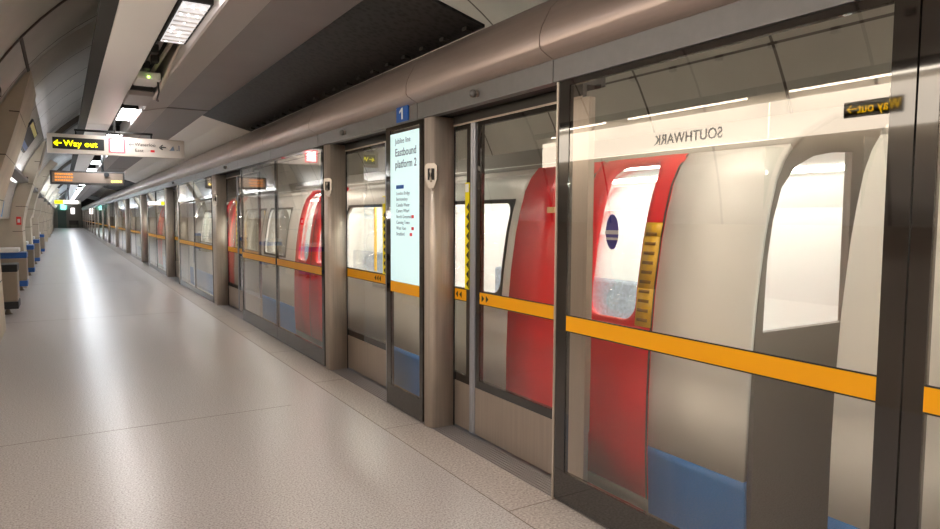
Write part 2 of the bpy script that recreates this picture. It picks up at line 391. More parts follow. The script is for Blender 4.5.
# ------------------------------------------------------------------ fixed glass screens
def rect_frame(b, x0, x1, y0, y1, z0, z1, l, r, bt, tp):
    b.box(x0, x1, y0, y0 + l, z0, z1); b.box(x0, x1, y1 - r, y1, z0, z1)
    b.box(x0, x1, y0 + l, y1 - r, z0, z0 + bt); b.box(x0, x1, y0 + l, y1 - r, z1 - tp, z1)
def stripe(y0, y1, x, t, z0=.985, z1=1.068, th=.004):
    s = MB().box(x - th, x, y0, y1, z0, z1).ob('warning_stripe', stripe_m, t)
    MB().box(x - th * 1.2, x, y0, y1, z1, z1 + .006).box(x - th * 1.2, x, y0, y1, z0 - .006, z0).ob('stripe_edge', black_ink, s)
    return s
def screen_panel(y0, y1, label, l=.08, r=.08, bt=.17, tp=.03, edge=None, loc=None, stp=True):
    t = thing('screen_panel', label, 'glass screen', (2.36, (y0 + y1) / 2, 0), 'fixed glass panels of the platform screen')
    b = MB(); rect_frame(b, 2.348, 2.378, y0, y1, .012, 2.347, l, r, bt, tp); b.ob('frame', black_gloss, t)
    MB().box(2.352, 2.364, y0 + l, y1 - r, .012 + bt, 2.347 - tp).ob('glass', G_screen, t)
    if stp: stripe(y0 + l, y1 - r, 2.352, t)
    if edge: MB().box(2.343, 2.38, edge, edge + .014, .0, 2.347).ob('edge_strip', steel, t)
    return t
screen_panel(-.75, 1.095, 'large glass screen cut by the right edge of the picture', l=.08, r=.062)
screen_panel(1.102, 2.905, 'largest glass screen nearest the camera with orange stripe and black border', l=.078, r=.086, edge=2.907)
ip = screen_panel(4.53, 5.20, 'narrow glass screen carrying the pale blue line poster', l=.055, r=.085, stp=False)
screen_panel(6.80, 8.635, 'glass screen left of the steel pillar, nearer of the pair before the yellow marked door', l=.07, r=.03)
screen_panel(8.642, 10.57, 'glass screen farther of the pair, ending at the third doorway', l=.03, r=.05)

# pillars
def pillar(y0, y1, label, call=True):
    t = thing('screen_pillar', label, 'pillar', (2.44, (y0 + y1) / 2, 0), 'steel pillars of the platform screen')
    r = .035; pts = []
    for cx_, cy_, a0 in ((2.348 + r, y0 + r, 180), (2.536, y0, None), (2.536, y1, None), (2.348 + r, y1 - r, 90)):
        if a0 is None: pts.append((cx_, cy_))
        else:
            sq = [a0 + q * 15 for q in range(7)]
            for a in sq: pts.append((cx_ + r * math.cos(math.radians(a)), cy_ + r * math.sin(math.radians(a))))
    MB().prism(pts, 0, 2.349, axis='z', smooth=True).ob('casing', steel, t)
    MB().box(2.537, 2.545, y0 - .008, y1, 0, 2.34).ob('rubber_strip', rubber, t)
    if call:
        ctr = Vector((2.352, y0 + .006, 1.91)); RT = Matrix.Translation(ctr) @ Matrix.Rotation(math.radians(42), 4, 'Z')
        def turned(b_, name, m_, par): 
            bmesh.ops.transform(b_.bm, matrix=RT, verts=b_.bm.verts); return b_.ob(name, m_, par)
        pts2 = [(-.045, .075), (-.03, .092), (.03, .092), (.045, .075), (.045, -.02), (.022, -.085), (0, -.095), (-.022, -.085), (-.045, -.02)]
        po = turned(MB().prism(pts2, -.022, .01, axis='x'), 'call_plate', mat('polished_steel', (.50, .46, .42), .35, .8), t)
        turned(MB().box(-.025, -.0215, -.026, .026, -.03, .055), 'recess', dark_m, po)
        turned(MB().tube([(-.024, 0, -.04), (-.036, 0, -.02), (-.036, 0, .03), (-.024, 0, .05)], .008), 'latch', steel, po)
    return t
pillar(4.38, 4.527, 'steel pillar between the poster screen and the nearest doorway')
pillar(6.63, 6.795, 'steel pillar second from the right, with oval plate, left of the second doorway')
pillar(12.55, 12.9, 'steel pillar third from the right, beyond the paired glass screens')

# door leaves (slide behind the fixed screens)
def leaf(y0, y1, label, strip=None, chev=None, far=False, l=.05, r=.05):
    t = thing('sliding_screen_door', label, 'sliding door', (2.56, (y0 + y1) / 2, 0), 'sliding door leaves of the platform screen')
    X = 2.545
    MB().box(X, X + .035, y0, y1, .012, .36).ob('kick_panel', kick_m, t)
    b = MB(); rect_frame(b, X, X + .035, y0, y1, .361, 2.285, l, r, .06, .03); b.ob('frame', black_gloss if not far else kick_m, t)
    MB().box(X + .004, X + .016, y0 + l, y1 - r, .42, 2.256).ob('glass', G_screen, t)
    s = stripe(y0 + (l if not far else .0), y1 - (r if not far else 0), X - .0005 if far else X + .0025, t)
    xs = X - .006
    if chev:
        y, d = chev
        for k in range(3):
            yy = y + k * .055
            MB().prism([(yy, 1.005), (yy + .028 * d, 1.027), (yy, 1.049)] if True else [], xs, xs + .005, axis='x').ob('arrow_mark', black_ink, s)
    if strip:
        ys0, ys1, z1 = strip
        h = MB().box(xs - .002, xs + .004, ys0, ys1, 1.075, z1).ob('hazard_strip', yellow_m, t)
        b = MB(); n = 9; st = (z1 - .14 - 1.085) / n
        for k in range(n):
            z = 1.085 + k * st; b.prism([(ys0, z), (ys0, z + st * .9), (ys0 + (ys1 - ys0) * .62, z + st * .45)], xs - .004, xs - .002, axis='x')
        b.ob('hazard_pattern', black_ink, h)
        MB().box(xs - .004, xs - .002, ys0 + .006, ys1 - .006, z1 - .07, z1 - .01).ob('warning_label', white_ink, h)
    return t
d1 = leaf(2.88, 4.075, 'right sliding door of the nearest doorway, long glass over a steel kick panel', chev=(3.93, -1), l=.24, r=.055)
MB().box(2.540, 2.5455, 2.876, 3.11, .355, 2.285).box(2.5455, 2.584, 2.876, 2.879, .36, 2.285).ob('stile_cover', kick_m, d1)
MB().box(2.53, 2.58, 4.077, 4.105, .012, 2.285, bev=.008).ob('edge_seal', seal_m, d1)
d2 = leaf(4.15, 4.60, 'narrow left sliding door of the nearest doorway beside the steel pillar', strip=(4.16, 4.215, 1.86), chev=(4.27, 1), l=.055)
MB().box(2.53, 2.58, 4.108, 4.138, .012, 2.285, bev=.008).ob('edge_seal', seal_m, d2)
d3 = leaf(5.63, 6.95, 'sliding door of the second doorway, between the poster screen and a pillar', strip=(5.64, 5.70, 1.80), chev=(5.76, 1), l=.03, r=.05)
MB().box(2.53, 2.58, 5.60, 5.628, .012, 2.285, bev=.008).ob('edge_seal', seal_m, d3)
d5 = leaf(11.72, 12.9, 'left sliding door of the third doorway, with thin yellow strip', strip=(11.73, 11.80, 1.95), l=.05)
MB().box(2.53, 2.58, 11.68, 11.718, .012, 2.285, bev=.008).ob('edge_seal', seal_m, d5)
d6 = leaf(10.3, 11.68, 'right sliding door of the third doorway, half behind the glass screen', l=.05)

# the repeating bays receding down the platform
start = 12.9; k = 0
while start < 100:
    p = 6.6; mid = start + 2.0; e = start + 4.1
    o_ = ords[k + 3]
    screen_panel(start + .01, mid, 'glass screen of bay %s from the right, nearer half' % o_, l=.05, r=.03, bt=.1)
    screen_panel(mid + .007, e, 'glass screen of bay %s from the right, farther half' % o_, l=.03, r=.05, bt=.1)
    pillar(e + .02, e + .22, 'steel pillar on the near side of doorway %s' % o_, call=False)
    leaf(e + .05, e + 1.2, 'near sliding door leaf of doorway %s from the right' % o_, far=True)
    leaf(e + 1.23, e + 2.35, 'far sliding door leaf of doorway %s from the right' % o_, far=True, strip=(e + 1.25, e + 1.33, 1.9) if k < 3 else None)
    pillar(e + 2.2, start + p - .02, 'steel pillar on the far side of doorway %s' % o_, call=False)
    start += p; k += 1
    if k > 14: break

# header fittings
for k, (y, lb) in enumerate(((3.74, 'small round grey sensor knob on the header above the nearest doorway'), (6.12, 'small round sensor knob on the header above the second doorway'), (11.5, 'small round sensor knob on the header above the third doorway'), (17.5, 'small round sensor knob on the far header above the fourth doorway'))):
    t = thing('header_sensor', lb, 'sensor', (2.33, y, 2.41), 'sensors on the header')
    MB().tube([(2.338, y, 2.41), (2.315, y, 2.41)], .022).ob('mount', steel, t)
    MB().ball((2.305, y, 2.408), .027).ob('dome', fascia_m, t)
t = thing('platform_number_sign', 'small blue square sign reading 1 on the header over the poster', 'sign', (2.33, 4.83, 2.36))
MB().box(2.326, 2.337, 4.74, 4.95, 2.362, 2.488, bev=.002).ob('plate', blue_m, t)
MB().prism([(4.828, 2.380), (4.828, 2.470), (4.848, 2.470), (4.890, 2.446), (4.890, 2.430), (4.852, 2.444), (4.852, 2.380)], 2.3235, 2.3258, axis='x').ob('numeral', white_ink, t)

# pale blue line poster in the narrow screen
t = thing('line_diagram_poster', 'pale blue lit line poster listing eastbound platform 2', 'poster', (2.35, 4.85, 1.68))
MB().box(2.3485, 2.351, 4.588, 5.112, 1.075, 2.285).ob('sheet', poster_m, t)
MB().box(2.3465, 2.351, 4.588, 5.112, .985, 1.07).ob('stripe', stripe_m, t)
def ptxt(s, size, z, y=5.02, m=ink_grey, b=0): return text('lettering', s, size, m, (2.348, y, z), '-x', t, bold=b, depth=.0006)
ptxt('Jubilee line', .062, 2.20); ptxt('Eastbound', .088, 2.10, b=.001); ptxt('platform 2', .088, 2.005, b=.001)
MB().box(2.3465, 2.3484, 4.86, 5.0, 1.835, 1.865).ob('title_bar', blue_m, t)
for i, s in enumerate(('London Bridge', 'Bermondsey', 'Canada Water', 'Canary Wharf', 'North Greenwich', 'Canning Town', 'West Ham', 'Stratford')):
    ptxt(s, .040, 1.785 - i * .047, y=5.0)
for i in (4, 6, 7): MB().box(2.3466, 2.3484, 4.68 + .03 * (i % 2), 4.72 + .03 * (i % 2), 1.785 - i * .047, 1.81 - i * .047).ob('red_symbol', red_ink, t)

# ------------------------------------------------------------------ left wall: name frieze (seen mirrored in the glass)
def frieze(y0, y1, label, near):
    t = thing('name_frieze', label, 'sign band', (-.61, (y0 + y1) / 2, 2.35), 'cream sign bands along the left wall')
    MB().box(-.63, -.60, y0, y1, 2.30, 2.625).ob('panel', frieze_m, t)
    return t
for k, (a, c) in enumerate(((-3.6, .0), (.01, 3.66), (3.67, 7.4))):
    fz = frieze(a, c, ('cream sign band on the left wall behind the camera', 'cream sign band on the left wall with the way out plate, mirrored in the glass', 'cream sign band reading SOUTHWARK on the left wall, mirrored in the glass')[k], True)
    lg = thing('frieze_light', ('dark ledge with tube lamp above the sign band behind the camera', 'dark ledge with tube lamp above the way out plate', 'dark ledge with tube lamp above the SOUTHWARK lettering')[k], 'wall light', (-.5, (a + c) / 2, 2.74), 'tube lamps above the sign band')
    MB().box(-.575, -.43, a, c, 2.69, 2.74).ob('ledge', dark_m, lg)
    MB().box(-.45, -.43, a, c, 2.665, 2.69).ob('lip', bronze_m, lg)
    for y in (a + .15, a + 1.95):
        MB().tube([(-.50, y, 2.668), (-.50, y + 1.45, 2.668)], .009).ob('tube_lamp', tube_m, lg)
    if k == 2: text('lettering', 'SOUTHWARK', .145, black_ink, (-.598, 4.14, 2.37), '+x', fz, bold=.0012, sx=.90)
    if k == 1:
        q = MB().box(-.599, -.585, 2.56, 3.0, 2.40, 2.52).ob('way_out_plate', black_ink, fz)
        text('lettering', 'Way out', .108, mat('yellow_glow', (.9, .5, .0), .5, emit=(1, .55, 0), es=1.6), (-.584, 2.575, 2.430), '+x', q, bold=.001, sx=.80)  # letters glow on their own so the reflection stays readable
        text('arrow', '\u2192', .10, MT['yellow_glow'], (-.584, 2.89, 2.432), '+x', q)
for k, (a, c) in enumerate(((11.5, 17.5), (19.2, 24.3), (25.8, 31.8), (33.3, 39.8), (41.3, 48.8), (50.3, 58.8), (60.3, 69.8), (71.3, 81.8))):  # fill ledges with tubes, added to brighten the left vault
    lg = thing('cove_fill_light', 'long added ledge with a fill uplight on the left wall, %s bay beyond the nearest pier' % ords[k], 'wall light', (-.65, (a + c) / 2, 2.3), 'added cool fill ledges between the piers')
    MB().prism([(-.76, 2.30), (-.60, 2.33), (-.60, 2.39), (-.62, 2.39), (-.62, 2.345), (-.76, 2.32)], a, c).ob('ledge', bronze_m, lg)
    MB().box(-.74, -.60, c - .06, c, 2.32, 2.45).ob('end_cap', bronze_m, lg)
    MB().tube([(-.665, a + .1, 2.372), (-.665, c - .1, 2.372)], .014).ob('tube_lamp', mat('cove_fill_tube', (1, 1, 1), .5, emit=(.72, .86, 1), es=COVE_FILL) if k > 1 else mat('cove_fill_tube_near', (1, 1, 1), .5, emit=(.86, .93, 1), es=22), lg)
# clips on the lining above the frieze
for k in range(9):
    x, z = pt(33.5, RV - .06); y = 1.35 + k * .53
    tag(MB().box(x - .01, x + .03, y, y + .06, z - .02, z + .03).ob('panel_bracket', bronze_m), 'small dark bracket on the left lining, seen mirrored above the sign band in the glass', 'bracket', 'brackets on the left lining panels')

# ------------------------------------------------------------------ hanging signs
t = thing('hanging_way_out_sign', 'long grey hanging sign with yellow Way out on black at its left', 'hanging sign', (.8, 12, 2.56))
Ys = 12.0
MB().box(-.16, 1.77, Ys, Ys + .12, 2.56, 2.855, bev=.004).ob('case', sign_m, t)
pn = MB().box(-.09, .60, Ys - .004, Ys, 2.625, 2.80).ob('black_panel', black_ink, t)
text('arrow', '\u2190', .13, yglow, (-.08, Ys - .006, 2.672), '-y', pn, bold=.003)
text('lettering', 'Way out', .125, yglow, (.055, Ys - .006, 2.672), '-y', pn, bold=.002, sx=.98)
rp = MB().box(.66, .895, Ys - .004, Ys, 2.60, 2.825).ob('lit_panel', redglow, t)
for i in range(4): MB().box(.69, .865, Ys - .008, Ys - .004, 2.625 + i * .048, 2.662 + i * .048).ob('lit_line', whiteglow, rp)
text('lettering', '\u2190', .11, ink_grey, (.93, Ys - .004, 2.71), '-y', t)
text('lettering', 'Waterloo', .074, black_ink, (1.03, Ys - .004, 2.73), '-y', t)
text('lettering', 'East', .074, black_ink, (1.03, Ys - .004, 2.635), '-y', t)
MB().box(1.26, 1.32, Ys - .005, Ys, 2.64, 2.675).ob('red_symbol', red_ink, t)
text('lettering', '\u2190', .13, black_ink, (1.38, Ys - .004, 2.685), '-y', t, bold=.003)
MB().prism([(1.54, 2.68), (1.62, 2.68), (1.60, 2.76)], Ys - .004, Ys).ob('lift_symbol', ink_grey, t)
MB().box(1.68, 1.695, Ys - .004, Ys, 2.68, 2.77).box(1.65, 1.665, Ys - .004, Ys, 2.68, 2.70).ob('stair_symbol', ink_grey, t)
MB().tube([(.22, Ys + .06, 2.855), (.22, Ys + .06, 2.93)], .012).tube([(.2, Ys + .06, 2.93), (1.3, Ys + .06, 2.93)], .018).tube([(1.28, Ys + .06, 2.93), (1.28, Ys + .06, 2.855)], .012).tube([(.75, Ys + .06, 2.93), (.75, Ys + .06, 3.33)], .02).ob('bracket', rubber, t)
t = thing('train_indicator', 'dark train indicator board with dim orange text hanging behind the way out sign', 'display', (.6, 19, 2.37))
Yi = 19.0
MB().box(-.22, 1.38, Yi, Yi + .2, 2.37, 2.70, bev=.01).ob('case', mat('indicator_case', (.07, .06, .055), .5), t)
MB().box(-.18, 1.34, Yi - .004, Yi, 2.42, 2.665).ob('screen', mat('indicator_screen', (.30, .22, .17), .4), t)
b = MB(); b2 = MB()
for r_ in range(3):
    x = -.12
    while x < .22: 
        wd = random.uniform(.02, .05); b.box(x, x + wd, Yi - .008, Yi - .004, 2.45 + r_ * .075, 2.485 + r_ * .075); x += wd + .015
    x = 1.08
    while x < 1.3 and r_ == 0:
        b2.box(x, x + .035, Yi - .008, Yi - .004, 2.45, 2.49); x += .05
b.ob('message', amber, t); b2.ob('clock_digits', mat('clock_led', (.9, .7, .1), .5, emit=(1, .7, .1), es=2), t)
MB().tube([(.9, Yi + .1, 2.7), (.9, Yi + .1, 3.33)], .03).ob('hanger', rubber, t)
MB().tube([(.98, Yi - .06, 2.63), (.98, Yi + .05, 2.63)], .06).ob('camera_dome', rubber, t)
t = thing('distant_hanging_sign', 'small far hanging sign, white with a yellow way out part', 'hanging sign', (.3, 36, 2.1))
MB().box(-.38, .85, 40, 40.12, 2.20, 2.43).ob('case', sign_m, t)
MB().box(-.30, .05, 39.99, 40, 2.24, 2.39).ob('yellow_panel', yglow, t)
MB().box(.1, .72, 39.99, 40, 2.24, 2.39).ob('lit_panel', whiteglow, t)
MB().tube([(.3, 40.06, 2.43), (.3, 40.06, 3.4)], .03).ob('hanger', rubber, t)
# the far end
t = thing('exit_light', 'tiny green and white lit sign over the passage at the far end', 'sign', (0, 105.9, 3))
MB().box(-.1, .75, 105.85, 105.95, 3.2, 3.5).ob('white_part', whiteglow, t); MB().box(-.1, .5, 105.85, 105.95, 2.5, 3.15).ob('green_part', greenglow, t)
t = thing('end_passage_door', 'grey doors at the far end of the platform under the green sign', 'door', (0, 105.9, 0))
MB().box(-.5, .5, 105.88, 105.98, 0, 2.4).ob('door_panel', mat('door_green_grey', (.25, .32, .28), .4), t); MB().box(-.6, -.5, 105.86, 105.98, 0, 2.5).box(.5, .6, 105.86, 105.98, 0, 2.5).ob('jamb', steel, t)
t = thing('end_light_box', 'small lit white notice above a bench at the far end', 'light box', (1.3, 105.9, 1.9))
MB().box(1.05, 1.5, 105.88, 105.98, 1.9, 2.7).ob('panel', whiteglow, t); MB().box(1.0, 1.55, 105.93, 106, 1.85, 2.75).ob('frame', dark_m, t)
t = thing('platform_bench', 'dark bench against the end wall below the lit notice', 'bench', (1.3, 105.3, 0))
MB().box(.8, 1.9, 105.1, 105.5, .42, .5).ob('seat', bronze_m, t); MB().box(.8, 1.9, 105.5, 105.56, .5, 1.0).ob('backrest', bronze_m, t)
for x in (.85, 1.78): MB().box(x, x + .06, 105.15, 105.45, 0, .42).ob('leg', bronze_m, t)

# ------------------------------------------------------------------ bins and fittings along the left wall
def bin_(y, label, band, lid=True, X=-.675):
    t = thing('litter_bin', label, 'bin', (-.84, y, 0), 'bins along the left wall')
    tn = mat('bin_tan', (.30, .24, .18), .45, .2)
    MB().box(-1.24, X, y, y + .55, .22, .70, bev=.02).ob('body', tn, t)
    MB().box(-1.245, X + .005, y - .005, y + .555, .70, .82, bev=.012).ob('top_band', band, t)
    MB().box(-1.245, X + .005, y - .005, y + .555, .10, .22, bev=.012).ob('bottom_band', band, t)
    if lid: MB().box(-1.255, X - .12, y - .10, y + .5, .83, .92, bev=.02).ob('lid', mat('lid_white', (.80, .78, .74), .4), t)
    MB().tube([(-.80, y + .2, 0), (-.80, y + .2, .02), (-.80, y + .2, .10)], .07, r2=.02).ob('foot', tn, t)
    MB().tube([(-1.1, y + .45, 0), (-1.1, y + .45, .1)], .04).ob('foot', tn, t)
bb = mat('band_blue', (.02, .10, .36), .4)
bin_(12.9, 'nearest bin on the left, tan with black top and bottom bands', rubber, lid=False, X=-.645)
bin_(17.0, 'blue-banded tan bin right behind the black-banded one', bb)
bin_(21.2, 'blue-banded tan bin, third in the row from the camera', bb)
bin_(26.2, 'blue-banded tan bin, fourth in the row from the camera', bb)
bin_(31.0 + .5 + 1.8, 'small far blue-banded tan bin, last of the row', bb)
# framed poster on the leaning wall, help point, fire alarm
def on_wall(b, a0, a1, y0, y1, off, th, m):
    p = [pt(a0, RV - off), pt(a1, RV - off), pt(a1, RV - off - th), pt(a0, RV - off - th)]
    b.prism(p, y0, y1, m)
t = thing('framed_poster', 'blue, green and yellow framed poster on the leaning wall above the second bin', 'poster', (-.5, 14.2, 2.9))
b = MB(); on_wall(b, 28, 35.5, 13.0, 15.2, .005, .03, None); b.ob('frame', black_ink, t)
b = MB(); on_wall(b, 28.6, 31.2, 13.08, 15.12, .036, .004, mat('poster_blue', (.02, .12, .40), .3)); b.ob('picture_blue', None, t)
b = MB(); on_wall(b, 31.2, 33.2, 13.08, 15.12, .036, .004, mat('poster_green', (.05, .30, .16), .3)); b.ob('picture_green', None, t)
b = MB(); on_wall(b, 33.2, 35.0, 13.08, 15.12, .036, .004, mat('poster_yellow', (.75, .65, .10), .3)); b.ob('picture_yellow', None, t)
t = thing('help_point', 'bright blue square help sign at the left edge beside the near pier', 'sign', (-.93, 15.6, 1.7))
b = MB(); on_wall(b, 6.5, 11.5, 13.6, 15.0, .005, .03, mat('help_blue', (.0, .22, .55), .6)); b.ob('plate', None, t)
b = MB(); on_wall(b, 8, 10, 14.0, 14.5, .036, .004, white_ink); b.ob('symbol', None, t)
t = thing('fire_call_point', 'small red fire alarm box on the left wall above the bins', 'alarm', (-.81, 17.73, 1.4))
MB().box(-.86, -.77, 17.70, 17.75, 1.40, 1.58, bev=.008).ob('box', mat('alarm_red', (.7, .03, .02), .4), t); MB().box(-.84, -.79, 17.696, 17.70, 1.45, 1.53).ob('face', white_ink, t)
# wall uplights behind the piers
for k, y in enumerate((12.2, 19.4, 27, 35)):
    t = thing('wall_uplight', 'small uplight washing the left wall beyond pier number %s' % ('one', 'two', 'three', 'four')[k], 'wall light', (-.93, y, 1.3))
    MB().box(-.98, -.88, y, y + .3, 1.566, 1.60, bev=.005).ob('housing', beam_m, t); MB().box(-.97, -.89, y + .02, y + .28, 1.601, 1.605).ob('lamp', mat('uplight_lamp', (1, 1, 1), .5, emit=(1, .95, .9), es=25), t)

# ------------------------------------------------------------------ added fill tubes, unseen behind the header, for train and track lining
for k, y in enumerate((-1.9, 1.35, 4.8, 7.0, 8.9, 12.7, 16.5)):
    t = thing('track_fill_tube', 'added unseen fill tube on the track side of the header over the train, %s from the right' % ords[k], 'added fill light', (2.58, y, 2.6), 'added trackside fill tubes')
    MB().prism([(2.545, 2.598), (2.60, 2.63), (2.62, 2.615), (2.565, 2.585)], y, y + 1.5).ob('housing', beam_m, t)
    MB().tube([(2.61, y + .05, 2.585), (2.61, y + 1.45, 2.585)], .014).ob('tube', mat('track_fill_glow', (1, 1, 1), .5, emit=(1, .93, .82), es=TRACK_FILL), t)

# ------------------------------------------------------------------ the train
PR = [(2.90, -.45), (2.87, -.1), (2.85, .25), (2.85, .6), (2.86, .9), (2.885, 1.2), (2.93, 1.5), (2.965, 1.65), (3.01, 1.8), (3.065, 1.9), (3.13, 1.97), (3.23, 2.04), (3.5, 2.16), (3.85, 2.23), (4.15, 2.25)]
def px(z):
    for (x0, z0), (x1, z1) in zip(PR, PR[1:]):
        if z0 <= z <= z1: return x0 + (x1 - x0) * (z - z0) / (z1 - z0)
    return PR[0][0]
def strip(b, y0, y1, z0, z1, m=None, off=0):
    zs = sorted({z0, z1} | {z for x, z in PR if z0 < z < z1}); i = b.mi(m)
    for a, c in zip(zs, zs[1:]):
        f = b.bm.faces.new([b.bm.verts.new(p) for p in ((px(a) - off, y0, a), (px(a) - off, y1, a), (px(c) - off, y1, c), (px(c) - off, y0, c))]); f.material_index = i; f.smooth = True
def holed(b, y0, y1, z0, z1, hy0, hy1, hz0, hz1, r, m=None, off=0):
    """side panel following the body curve with a round-cornered window opening"""
    hole = []; N = 8
    for cy_, cz_, a0 in ((hy1 - r, hz1 - r, 0), (hy0 + r, hz1 - r, 90), (hy0 + r, hz0 + r, 180), (hy1 - r, hz0 + r, 270)):
        for q in range(N + 1): a = math.radians(a0 + 90 * q / N); hole.append((cy_ + r * math.cos(a), cz_ + r * math.sin(a)))
        # subdivide the following straight side
        nx = {0: (hy0 + r, hz1), 90: (hy0, hz0 + r), 180: (hy1 - r, hz0), 270: (hy1, hz1 - r)}[a0]; l = hole[-1]
        for q in range(1, 8): hole.append((l[0] + (nx[0] - l[0]) * q / 8, l[1] + (nx[1] - l[1]) * q / 8))
    cy_, cz_ = (hy0 + hy1) / 2, (hz0 + hz1) / 2; outer = []
    for (y, z) in hole:
        dy, dz = y - cy_, z - cz_; t_ = 1e9
        if dy > 1e-9: t_ = min(t_, (y1 - cy_) / dy)
        if dy < -1e-9: t_ = min(t_, (y0 - cy_) / dy)
        if dz > 1e-9: t_ = min(t_, (z1 - cz_) / dz)
        if dz < -1e-9: t_ = min(t_, (z0 - cz_) / dz)
        outer.append((cy_ + dy * t_, cz_ + dz * t_))
    corners = [(y1, z1), (y0, z1), (y0, z0), (y1, z0)]
    for c in corners:
        i = min(range(len(outer)), key=lambda k: (outer[k][0] - c[0]) ** 2 + (outer[k][1] - c[1]) ** 2); outer[i] = c
    R_ = 5; rings = []
    for k in range(R_ + 1):
        rings.append([b.bm.verts.new((px(h[1] + (o[1] - h[1]) * k / R_) - off, h[0] + (o[0] - h[0]) * k / R_, h[1] + (o[1] - h[1]) * k / R_)) for h, o in zip(hole, outer)])
    n = len(hole); i = b.mi(m)
    for A, B in zip(rings, rings[1:]):
        for k in range(n):
            f = b.bm.faces.new((A[k], A[(k + 1) % n], B[(k + 1) % n], B[k])); f.material_index = i; f.smooth = True
def finish(o, th=.03):
    md = o.modifiers.new('solid', 'SOLIDIFY'); md.thickness = th; md.offset = 0; return o
def car(yA, L, doors, wins, label, endwin=True, group='cars of the train'):
    """doors: list of (y0,y1,[leaf windows]); wins: list of (y0,y1)"""
    t = thing('train_car', label, 'train car', (4.15, yA + L / 2, -.9), group)
    yB = yA + L
    def sh(name, m, fn, th=.03):
        b = MB(); fn(b); bmesh.ops.remove_doubles(b.bm, verts=b.bm.verts, dist=1e-5); return finish(b.ob(name, m, t), th)
    # body side between the doors
    cuts = [yA] + [v for d in doors for v in (d[0], d[1])] + [yB]
    segs = list(zip(cuts[0::2], cuts[1::2]))
    def side(b):
        for a, c in segs:
            ws = [w_ for w_ in wins if a < w_[0] and w_[1] < c]
            strip(b, a, c, .30, .93)
            if not ws: strip(b, a, c, .93, 1.93)
            else:
                e = [a] + [(p_[1] + q_[0]) / 2 for p_, q_ in zip(ws, ws[1:])] + [c]
                for (g0, g1), w_ in zip(zip(e, e[1:]), ws): holed(b, g0, g1, .93, 1.93, w_[0], w_[1], 1.02, 1.72, .09)
            strip(b, a, c, 1.93, 1.97)
    sh('body_side', tr_white, side)
    def skirt(b):
        for a, c in segs: strip(b, a, c, -.45, .30)
    sh('skirt', tr_blue, skirt)
    def roof(b):
        strip(b, yA, yB, 1.97, 2.25)
    sh('roof', tr_roof, roof, .05)
    MB().prism([(4.15, 2.27), (4.8, 2.2), (5.15, 2.0), (5.3, 1.7), (5.42, .9), (5.42, -.45), (5.36, -.45), (5.36, .9), (5.24, 1.7), (5.1, 1.95), (4.78, 2.14), (4.15, 2.21)], yA, yB).ob('far_shell', tr_in, t)
    b = MB()
    for w_ in wins: strip(b, w_[0] - .02, w_[1] + .02, 1.0, 1.74, off=-.02)
    if wins: finish(b.ob('window_glass', G_train, t), .006)
    if wins:
        b = MB()
        for w_ in wins: holed(b, w_[0] - .03, w_[1] + .03, .99, 1.75, w_[0], w_[1], 1.02, 1.72, .09, off=.018)
        finish(b.ob('window_seal', rubber, t), .004)
    for (d0, d1, lv) in doors:
        for (l0, l1, wn) in lv:
            b = MB(); strip(b, l0, l1, -.02, .93)
            if wn: holed(b, l0, l1, .93, 2.02, wn[0], wn[1], 1.0, 1.94, .10)
            else: strip(b, l0, l1, .93, 2.02)
            bmesh.ops.remove_doubles(b.bm, verts=b.bm.verts, dist=1e-5)
            dr = finish(b.ob('door', tr_red, t), .04)
            if wn: b = MB(); strip(b, wn[0] - .02, wn[1] + .02, .98, 1.96, off=-.012); finish(b.ob('door_glass', G_train, dr), .006)
            b = MB(); strip(b, l0, l0 + .012, -.02, 2.0, off=.022); finish(b.ob('door_seal', rubber, dr), .004)
        b = MB(); strip(b, d0, d1, -.45, -.02); finish(b.ob('door_sill', tr_grey, t), .03)
    # saloon
    MB().box(2.93, 5.36, yA + .06, yB - .06, -.04, 0).ob('saloon_floor', mat('saloon_floor', (.35, .35, .37), .5), t)
    MB().box(3.15, 5.1, yA + .06, yB - .06, 1.99, 2.02).ob('saloon_ceiling', tr_in, t)
    MB().box(3.45, 3.60, yA + .3, yB - .3, 1.96, 1.985).box(4.7, 4.85, yA + .3, yB - .3, 1.96, 1.985).ob('saloon_light', tr_light, t)
    for (a, c) in segs:
        if c - a > 1.5:
            MB().box(4.9, 5.3, a + .2, c - .2, .36, .46, bev=.03).box(5.2, 5.34, a + .2, c - .2, .46, .92, bev=.03).ob('bench_seat', seat_m, t)
            MB().box(2.95, 3.40, a + .2, c - .2, .36, .46, bev=.03).box(2.92, 3.02, a + .2, c - .2, .46, .88, bev=.03).ob('bench_seat', seat_m, t)
        for y in (a + .12, c - .12):
            if yA + .3 < y < yB - .3: MB().tube([(3.42, y, 0), (3.42, y, 1.0), (3.42, y, 1.98)], .018).ob('grab_pole', pole_y, t)
    # ends with window
    for y, s_ in ((yA, 1), (yB, -1)):
        ye0, ye1 = (y, y + .04) if s_ > 0 else (y - .04, y)
        prof = [(px(z) + .015, z) for z in (-.45, 0, .6, .9, 1.0)] 
        b = MB()
        # wall below, above and beside the end window
        b.prism([(px(-.45) + .02, -.45), (5.4, -.45), (5.4, 1.04), (px(1.04) + .02, 1.04)], ye0, ye1)
        b.prism([(3.68, 1.04), (5.4, 1.04), (5.26, 1.7), (5.12, 1.97), (4.8, 2.17), (4.15, 2.25), (3.85, 2.22), (3.68, 2.19)], ye0, ye1)
        hp = [(px(z) + .02, z) for z in (1.04, 1.3, 1.5, 1.65, 1.8, 1.9, 1.97, 2.04)] + [(3.5, 2.15), (3.68, 2.19), (3.68, 1.97), (3.5, 1.96), (3.32, 1.93), (3.17, 1.87), (3.06, 1.76), (3.0, 1.6), (2.965, 1.4), (2.95, 1.04)]
        b.prism(hp, ye0, ye1)
        b.ob('end_wall', tr_grey, t)
